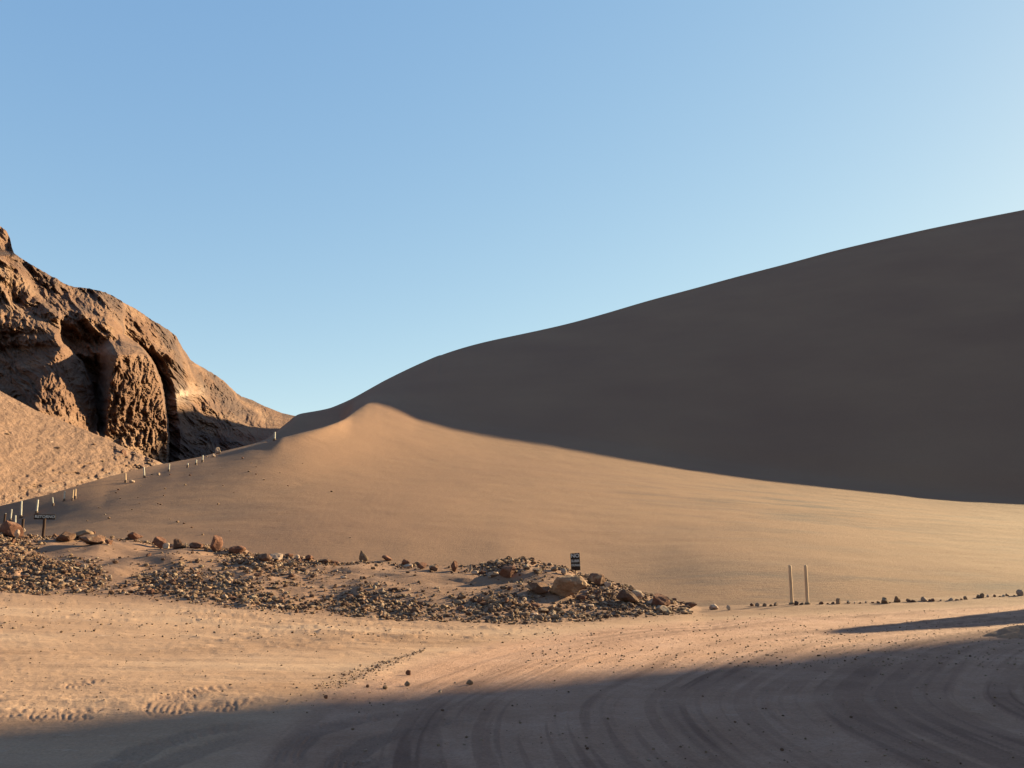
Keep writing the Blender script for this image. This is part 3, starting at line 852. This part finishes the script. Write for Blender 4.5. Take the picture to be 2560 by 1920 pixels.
def scree(px, py):
    """point of the mountain sheet seen through a pixel of the photograph"""
    a, te = ray(px / 2.5, py / 2.5)
    j = int(np.argmin(np.abs(ma[200] - float(a))))
    Zc, Dc = mZ[:, j], mD[:, j]
    k = int(np.argmin(np.abs((Zc - CAMZ) / Dc - float(te))))
    return Vector((Dc[k] * math.sin(float(a)), Dc[k] * math.cos(float(a)), Zc[k]))

for cx, by, w, h, mt, nm, lab, cat_, sd, tilt in BIG:
    p = scree(cx, by) if sd == 71 else hit(cx, by)
    r = math.hypot(p.x, p.y)
    k = r / (F * 2.5) * math.sqrt(1 + ((cx / 2.5 - 512) / F) ** 2) ** -1
    wm, hm = w * k, h * k
    if w > 100:
        me = rock_mesh(nm, sd, 4, (wm, wm * .55, hm * 1.25), mt, cuts=16, rough=.22)
    else:
        me = rock_mesh(nm, sd, 3, (wm, wm * random.Random(sd).uniform(.6, .9), hm * 1.2), mt, cuts=11, rough=.14)
    o = link(nm, me)
    place(o, p, rz=math.atan2(-p.x, p.y) + random.Random(sd + 5).uniform(-.25, .25), sink=hm * .12, tilt=tilt)
    tag(o, lab, cat_)

# the shark fin rock: a curved, pointed blade
p = hit(906, 1404)
k = math.hypot(p.x, p.y) / (F * 2.5)
V, Fc = ICO[3][0].copy(), ICO[3][1]
t_ = (V[:, 2] + 1) / 2
V[:, 0] = V[:, 0] * (1 - t_ ** 1.3 * .93) * 15 + (-8 * t_ + 5 * t_ * (1 - t_) * 2 + 3)
V[:, 1] = V[:, 1] * (1 - t_ * .85) * 9
V[:, 2] = t_ * 29
V *= k * (1 + .06 * fbm(V[:, 0] * .2, V[:, 1] * .2, V[:, 2] * .2, 3, 5))[:, None]
o = link("boulder", mesh_np("boulder", V, Fc, M['stone_tan'], sm=False))
place(o, p, rz=math.atan2(-p.x, p.y), sink=2 * k)
tag(o, "shark fin shaped rock with a bright right edge on the bank crest", "boulder")

# row of stones along the far road edge
rg = random.Random(4)
protos = []
for i in range(12):
    protos.append(rock_mesh("row_stone", 200 + i, 2, (1, rg.uniform(.6, .9), rg.uniform(.75, 1.2)), ['stone', 'stone_red', 'stone_pale', 'stone_tan'][i % 4], cuts=9))
ROW = [(1880, 1515, 14), (1894, 1516, 16), (1912, 1516, 16), (1927, 1516, 10), (1939, 1514, 13), (1991, 1513, 15), (2004, 1512, 14), (2053, 1511, 13), (2070, 1510, 8), (2082, 1510, 10),
       (2096, 1510, 15), (2121, 1509, 9), (2138, 1509, 8), (2150, 1509, 7), (2166, 1508, 7), (2182, 1508, 9), (2196, 1508, 10), (2212, 1509, 19), (2224, 1508, 9), (2242, 1506, 17), (2272, 1505, 13),
       (2284, 1505, 19), (2310, 1503, 20), (2324, 1503, 12), (2334, 1503, 13), (2352, 1502, 6), (2377, 1501, 15), (2392, 1501, 11), (2404, 1500, 7), (2414, 1499, 12), (2446, 1495, 15), (2456, 1495, 14),
       (2470, 1493, 11), (2487, 1492, 8), (2500, 1492, 7), (2509, 1491, 14), (2518, 1490, 9), (2536, 1490, 8), (2549, 1489, 18)]
for i, (x, y, h) in enumerate(ROW):
    p = hit(x, y)
    k = math.hypot(p.x, p.y) / (F * 2.5)
    o = link("row_stone", protos[rg.randrange(12)])
    place(o, p, rz=rg.uniform(0, 6.28), sink=h * k * .25, sc=h * k * rg.uniform(.7, 1.0))
    tag(o, "small stone in the row along the far edge of the road", "stone", "stones lining the far road edge")

# ---- rubble on the bank
rg = np.random.default_rng(12)
cand = []
tries = 0
while len(cand) < 15000 and tries < 200000:
    tries += 1
    px = rg.uniform(-30, 690)
    up = rg.uniform(-0.03, 1.03)
    if rg.uniform() > float(bank_density(np.array(px), np.array(up))):
        continue
    a = float(ray(px, 575)[0])
    rf, rc = float(np.interp(a, FOOT[:, 0], FOOT[:, 1])), float(np.interp(a, CREST[:, 0], CREST[:, 1]))
    r = rf + (rc - rf) * up
    x, y = r * math.sin(a), r * math.cos(a)
    w = 0.03 + 0.30 * rg.beta(1.0, 8.0)
    if up < .05: w *= .7
    cand.append((w, x, y, px, up))
cand.sort(reverse=True)

def i_g(a):
    return int(np.clip(np.searchsorted(ga[:nv], a), 1, nv - 1))
def ground_z(x, y):
    a, r = math.atan2(x, y), math.hypot(x, y)
    i = i_g(a)
    return float(np.interp(r, gR[:, i], gZ[:, i]))

def merge_rocks(items, protosV, Fc):
    """items: (x, y, z, size, seed) -> one big mesh"""
    Vs, Fs, off = [], [], 0
    for (x, y, z, s_, k_) in items:
        P = protosV[k_ % len(protosV)]
        a = (k_ * 2.399) % 6.283
        c_, n_ = math.cos(a), math.sin(a)
        Q = np.empty_like(P)
        Q[:, 0] = (P[:, 0] * c_ - P[:, 1] * n_) * s_ + x
        Q[:, 1] = (P[:, 0] * n_ + P[:, 1] * c_) * s_ + y
        Q[:, 2] = P[:, 2] * s_ + z
        Vs.append(Q); Fs.append(Fc + off); off += len(P)
    return np.vstack(Vs), np.vstack(Fs)

kinds = ['stone', 'stone_tan', 'stone_pale', 'stone_tan', 'stone_red', 'stone_tan']
rub = [rock_mesh("rubble_stone", 300 + i, 2, (1, rg.uniform(.6, .95), rg.uniform(.34, .62)), kinds[i % 6], cuts=10) for i in range(18)]
NBIG = 210
for n_, (w, x, y, px, up) in enumerate(cand[:NBIG]):
    o = link("rubble_stone", rub[int(rg.integers(18))])
    place(o, Vector((x, y, ground_z(x, y))), rz=rg.uniform(0, 6.28), sink=w * .14, tilt=rg.uniform(-.2, .2), sc=w * 1.25)
    if px < 230:
        tag(o, "flat stone in the rubble at the left of the bank below the small sign", "stone", "rubble stones on the left of the bank")
    elif px < 450:
        tag(o, "flat stone in the rubble on the middle of the bank", "stone", "rubble stones on the middle of the bank")
    else:
        tag(o, "flat stone in the rubble on the right of the bank below the black sign", "stone", "rubble stones on the right of the bank")
smallV = [rock_verts(400 + i, 1, (1, rg.uniform(.55, .95), rg.uniform(.45, .85)), 5, 0.0) for i in range(24)]
groups = {'stone': [], 'stone_tan': [], 'stone_pale': []}
for n_, (w, x, y, px, up) in enumerate(cand[NBIG:]):
    q = ['stone', 'stone_tan', 'stone', 'stone_tan', 'stone_pale', 'stone'][int(rg.integers(6))]
    groups[q].append((x, y, ground_z(x, y) - w * .18, w * 1.2, int(rg.integers(1000))))
def stuff_obj(name, groups, label):
    Vs, Fs, mi, off, mats = [], [], [], 0, []
    for k_, items in groups.items():
        if not items: continue
        V_, F_ = merge_rocks(items, smallV, ICO[1][1])
        Vs.append(V_); Fs.append(F_ + off); off += len(V_)
        mi.append(np.full(len(F_), len(mats), np.int32)); mats.append(M[k_])
    me = mesh_np(name, np.vstack(Vs), np.vstack(Fs), None, sm=False)
    for m_ in mats: me.materials.append(m_)
    me.polygons.foreach_set("material_index", np.concatenate(mi))
    me.update()
    o = link(name, me)
    tag(o, label, name, kind='stuff')
    return o
stuff_obj("rubble", groups, "loose small rubble covering the rocky bank")

# ---- gravel on the road and the lot
groups = {'stone': [], 'stone_tan': [], 'stone_pale': []}
def scatter(n, fpx, fpy, s0, s1, pw=2.5):
    for _ in range(n):
        px, py = fpx(), fpy()
        if callable(py): py = py(px)
        a, te = ray(px, py)
        if float(te) > -0.03: continue
        r = CAMZ / -float(te)
        x, y = r * math.sin(float(a)), r * math.cos(float(a))
        sz = s0 + (s1 - s0) * rg.uniform() ** pw
        groups[['stone', 'stone_tan', 'stone_tan', 'stone_pale', 'stone_pale'][int(rg.integers(5))]].append((x, y, ground_z(x, y) - sz * .15, sz, int(rg.integers(1000))))
U = rg.uniform
# strip of white gravel beside the road
for _ in range(420):
    t = U(); w = rg.normal() * (0.35 - 0.2 * t)
    px = 325 + 100 * t + 9 * rg.normal() * (1.2 - t); py = 688 - 36 * t + 2.2 * rg.normal() * (1.3 - t)
    a, te = ray(px, py); r = CAMZ / -float(te)
    x, y = r * math.sin(float(a)), r * math.cos(float(a)); sz = 0.014 + .03 * U() ** 3
    groups[['stone', 'stone_tan', 'stone_pale'][int(rg.integers(3))]].append((x, y, ground_z(x, y) - sz * .15, sz, int(rg.integers(1000))))
scatter(2200, lambda: U(520, 1060), lambda: U(616, 668), .010, .045, 3)
scatter(700, lambda: U(330, 1060), lambda: U(640, 768), .008, .04, 4)
scatter(1300, lambda: U(-30, 560), lambda: U(603, 645), .012, .060, 2.5)
scatter(500, lambda: U(-30, 420), lambda: U(640, 716), .008, .035, 3)
stuff_obj("gravel", groups, "fine gravel strewn over the road and the open ground")

# ---- stones, some standing in for dark footprints, on the lit sand above the bank
rg2 = random.Random(9)
SL = [(558, 1215), (380, 1187), (425, 1188), (475, 1189), (463, 1214), (516, 1142), (345, 1244), (296, 1225), (301, 1247), (272, 1297), (248, 1270), (262, 1287), (395, 1260), (402, 1262), (348, 1259),
      (425, 1299), (443, 1306), (460, 1310), (480, 1320), (290, 1233), (622, 1180), (640, 1168), (640, 1186), (756, 1160), (606, 1147), (628, 1158), (700, 1183), (829, 1230), (875, 1345), (218, 1303),
      (330, 1275), (410, 1240), (500, 1250), (545, 1262), (352, 1215), (412, 1222), (660, 1200), (585, 1232), (720, 1215), (530, 1325), (545, 1327), (575, 1328), (506, 1338), (320, 1330), (2330, 1500)]
for (x, y) in SL:
    p = hit(x, y)
    k = math.hypot(p.x, p.y) / (F * 2.5)
    o = link("sand_mark", rub[rg2.randrange(18)])
    w = rg2.uniform(3, 8) * k
    place(o, p, rz=rg2.uniform(0, 6), sink=w * .08, sc=w)
    tag(o, "small dark stone or footprint stand-in on the sunlit sand slope", "stone", "stones and footprint stand-ins on the sand slope")

# ---- boulders of the scree
SC = []
for i in range(120):
    x = 6 + 380 * rg2.random() ** 1.1
    top_ = np.interp(x, [0, 92, 175, 250, 325, 400], [985, 1030, 1062, 1090, 1125, 1160])
    bot_ = np.interp(x, [0, 125, 250, 375, 400], [1262, 1230, 1195, 1162, 1160])
    f_ = rg2.random() ** .55
    SC.append((x, top_ + (bot_ - top_) * f_))
for (x, y) in SC:
    p = scree(x, y)
    k = math.hypot(p.x, p.y) / (F * 2.5)
    o = link("scree_stone", rub[rg2.randrange(18)])
    w = (4 + 12 * rg2.random() ** 3) * k
    place(o, p, rz=rg2.uniform(0, 6), sink=w * .1, sc=w)
    tag(o, "stone on the sunlit scree slope below the cliff", "stone", "stones on the scree slope")

# ------------------------------------------------------------------ posts
def tube(rings, seg=14, capped=True):
    """rings: (x, y, z, radius)"""
    a = np.linspace(0, 2 * np.pi, seg, endpoint=False)
    V = np.vstack([np.stack([x + r * np.cos(a), y + r * np.sin(a), np.full(seg, z)], -1) for x, y, z, r in rings])
    return V, grid_faces(len(rings), seg, wrap=True)[:, ::-1]

def post_mesh(name, h, r, matn, seed, lean=(0, 0), square=False):
    rg_ = random.Random(seed)
    seg = 4 if square else 14
    zs = [-.25, 0, h * .2, h * .45, h * .7, h * .93, h - r * .4, h, h + .001]
    rr = [r * 1.06, r * 1.04, r, r * (1 + .04 * rg_.uniform(-1, 1)), r * .98, r * .96, r * .94, r * .72, .0005]
    rings = [(lean[0] * max(z, 0) / h + .004 * rg_.uniform(-1, 1), lean[1] * max(z, 0) / h, z, q) for z, q in zip(zs, rr)]
    V, Fc = tube(rings, seg)
    if square:
        V2 = V.copy()
    return mesh_np(name, V, Fc, M[matn], sm=not square)

def post(px, ytop, ybase, wpx, matn, name, label, cat_, group=None, base=None, dxtop=0, cap=None):
    p = hit(px, ybase)
    if base is not None:
        a = float(ray(px / 2.5, ybase / 2.5)[0]); te = float(ray(px / 2.5, ybase / 2.5)[1])
        p = Vector((base * math.sin(a), base * math.cos(a), CAMZ + te * base))
    r = math.hypot(p.x, p.y)
    te1 = float(ray(px / 2.5, ytop / 2.5)[1])
    h = CAMZ + te1 * r - p.z
    rad = wpx * r / (F * 2.5) / 2
    root = bpy.data.objects.new(name, None)
    col.objects.link(root)
    root.location = p
    root.rotation_euler = (0, 0, math.atan2(-p.x, p.y))
    lean = dxtop * r / (F * 2.5)
    link("shaft", post_mesh("shaft", h, rad, matn, int(px), (lean, 0)), root)
    if cap:
        V, Fc = tube([(0, 0, -.12, rad * 1.5), (0, 0, cap * .5, rad * 1.55), (0, 0, cap, rad * 1.45), (0, 0, cap + .001, .001)])
        link("collar", mesh_np("collar", V, Fc, M['collar'], sm=True), root)
    tag(root, label, cat_, group)
    return root, p, r, h

G1 = "white posts along the edge of the sand"
WP = [(11, 1283, 1312, 2.8, 0, "thin white post next to the leftmost dark post"),
      (26, 1273, 1303, 3.2, 0, "thin white post between the two dark posts, nearer the left one"),
      (38, 1288, 1320, 3.4, -2, "short leaning pale post behind the large reddish boulder"),
      (52, 1252, 1294, 4.0, -2, "tall leaning white post above the second dark post"),
      (91, 1249, 1284, 4.4, 0, "bright thick white post above the small brown sign"),
      (133, 1243, 1264, 2.6, -3, "thin leaning white post right of the small sign"),
      (160, 1228, 1253, 3.4, 0, "white post with a dark foot right of the small sign"),
      (181, 1224, 1251, 2.6, 0, "faint tan post close to the left of a brighter white post"),
      (188, 1222, 1246, 3.4, -1, "bright leaning white post right beside the faint tan one"),
      (314, 1183, 1206, 3.8, -2, "white post standing by the pale rounded stone"),
      (361, 1168, 1194, 3.4, -3, "leaning white post at the lower tip of the scree"),
      (422, 1159, 1179, 3.2, 0, "white post in front of the dark cliff foot"),
      (469, 1158, 1168, 3.2, 0, "very short white post at the gully mouth"),
      (490, 1149, 1162, 3.4, 0, "left one of the two small white posts in the dark gully"),
      (506, 1138, 1155, 3.4, 0, "right one of the two small white posts in the dark gully"),
      (686, 1080, 1101, 4.4, 0, "lone white post highest up at the top of the sand edge")]
for x, y0, y1, w, dx, lab in WP:
    post(x, y0, y1, w, 'wood' if 'tan' in lab else 'white', "marker_post", lab, "post", G1, dxtop=dx, cap=0.16)
for x, y0, y1, w, lab in [(8.5, 1284, 1330, 4.4, "leftmost dark wooden post at the picture's left edge"), (55.5, 1297, 1326, 5.6, "stout dark wooden post behind the reddish boulder")]:
    post(x, y0, y1, w, 'dark_wood', "wooden_post", lab, "post", "dark wooden posts at the left edge")
for x, xt, lab in [(1980, -4, "left of the two tall bare wooden poles by the stone row"), (2019, -2, "right of the two tall bare wooden poles by the stone row")]:
    rt, p, r, h = post(x, 1413, 1511, 7.4, 'wood', "wooden_pole", lab, "pole", "two bare poles by the road", cap=None)
    V, Fc = tube([(0, 0, -.1, .085), (0, 0, .03, .08), (0, 0, .055, .06), (0, 0, .056, .001)])
    link("footing", mesh_np("footing", V, Fc, M['stone_tan'], sm=False), rt)

# ------------------------------------------------------------------ signs
def box_bevel(name, pts, th, matn, parent, bev=0.006):
    """flat board from an outline in the x-z plane"""
    bm = bmesh.new()
    vs = [bm.verts.new((x, -th / 2, z)) for x, z in pts]
    f = bm.faces.new(vs)
    r_ = bmesh.ops.extrude_face_region(bm, geom=[f])
    for e in r_['geom']:
        if isinstance(e, bmesh.types.BMVert):
            e.co.y += th
    bmesh.ops.recalc_face_normals(bm, faces=bm.faces)
    bmesh.ops.bevel(bm, geom=list(bm.edges), offset=bev, segments=1, affect='EDGES')
    me = bpy.data.meshes.new(name)
    bm.to_mesh(me); bm.free()
    me.materials.append(M[matn])
    return link(name, me, parent)

def text(body, size, x, y, z, parent, sx=1.0):
    cu = bpy.data.curves.new("lettering", 'FONT')
    cu.body = body; cu.size = size; cu.align_x = 'CENTER'; cu.align_y = 'CENTER'
    cu.extrude = 0.002; cu.offset = size * 0.03; cu.resolution_u = 3
    tmp = bpy.data.objects.new("lettering", cu)
    col.objects.link(tmp)
    bpy.context.view_layer.update()
    dg = bpy.context.evaluated_depsgraph_get()
    me = bpy.data.meshes.new_from_object(tmp.evaluated_get(dg))
    bpy.data.objects.remove(tmp)
    me.transform(Matrix.Translation((x, y, z)) @ Matrix.Rotation(math.pi / 2, 4, 'X') @ Matrix.Scale(sx, 4, (1, 0, 0)))
    me.materials.clear(); me.materials.append(M['letter'])
    return link("lettering", me, parent)

# small brown sign on a single post, left
p = hit(107, 1346)
r = math.hypot(p.x, p.y); k = r / (F * 2.5)
root = bpy.data.objects.new("sign", None); col.objects.link(root)
root.location = p; root.rotation_euler = (0, 0, math.atan2(-p.x, p.y) + .05)
hs = 52 * k
link("post", post_mesh("post", 43 * k, 3.2 * k, 'dark_wood', 5), root)
box_bevel("board", [(-21 * k, 41 * k), (21 * k, 41 * k), (21 * k, 52 * k), (-21 * k, 52 * k)], .05, 'board', root, .01)
text("RETORNO", 8.2 * k, 0, -.029 - 3.3 * k * 0, 46.6 * k, root, 1.02)
root.children[0].location.y = 3.4 * k + .02
V, Fc = tube([(0, 0, -.2, 9 * k), (0, 0, 2 * k, 8 * k), (0, 0, 4 * k, 5 * k), (0, 0, 4.2 * k, .01)], 9)
b_ = link("base", mesh_np("base", V, Fc, M['stone'], sm=False), root); b_.location.y = 3.4 * k + .02
tag(root, "small brown board sign with pale lettering on a dark post at the left", "sign")

# black sign with three lines of lettering on the mound
p = hit(1440, 1438)
r = math.hypot(p.x, p.y); k = r / (F * 2.5)
root = bpy.data.objects.new("sign", None); col.objects.link(root)
root.location = p; root.rotation_euler = (0, math.radians(-1.5), math.atan2(-p.x, p.y) - .03)
box_bevel("board", [(-11.3 * k, 13.5 * k), (0, 10.5 * k), (11.6 * k, 11.5 * k), (10.6 * k, 53 * k), (-12 * k, 52 * k)], .035, 'board', root, .006)
link("post", post_mesh("post", 30 * k, 2.2 * k, 'wood', 9), root).location.y = 2.2 * k + .022
text("NO", 12.5 * k, -.5 * k, -.021, 46 * k, root, 1.05)
text("SUBIR", 8.3 * k, -.2 * k, -.021, 33.5 * k, root, .95)
text("DUNAS", 7.4 * k, .3 * k, -.021, 23.5 * k, root, .85)
tag(root, "black upright board with three lines of grey lettering on the rocky mound", "sign")
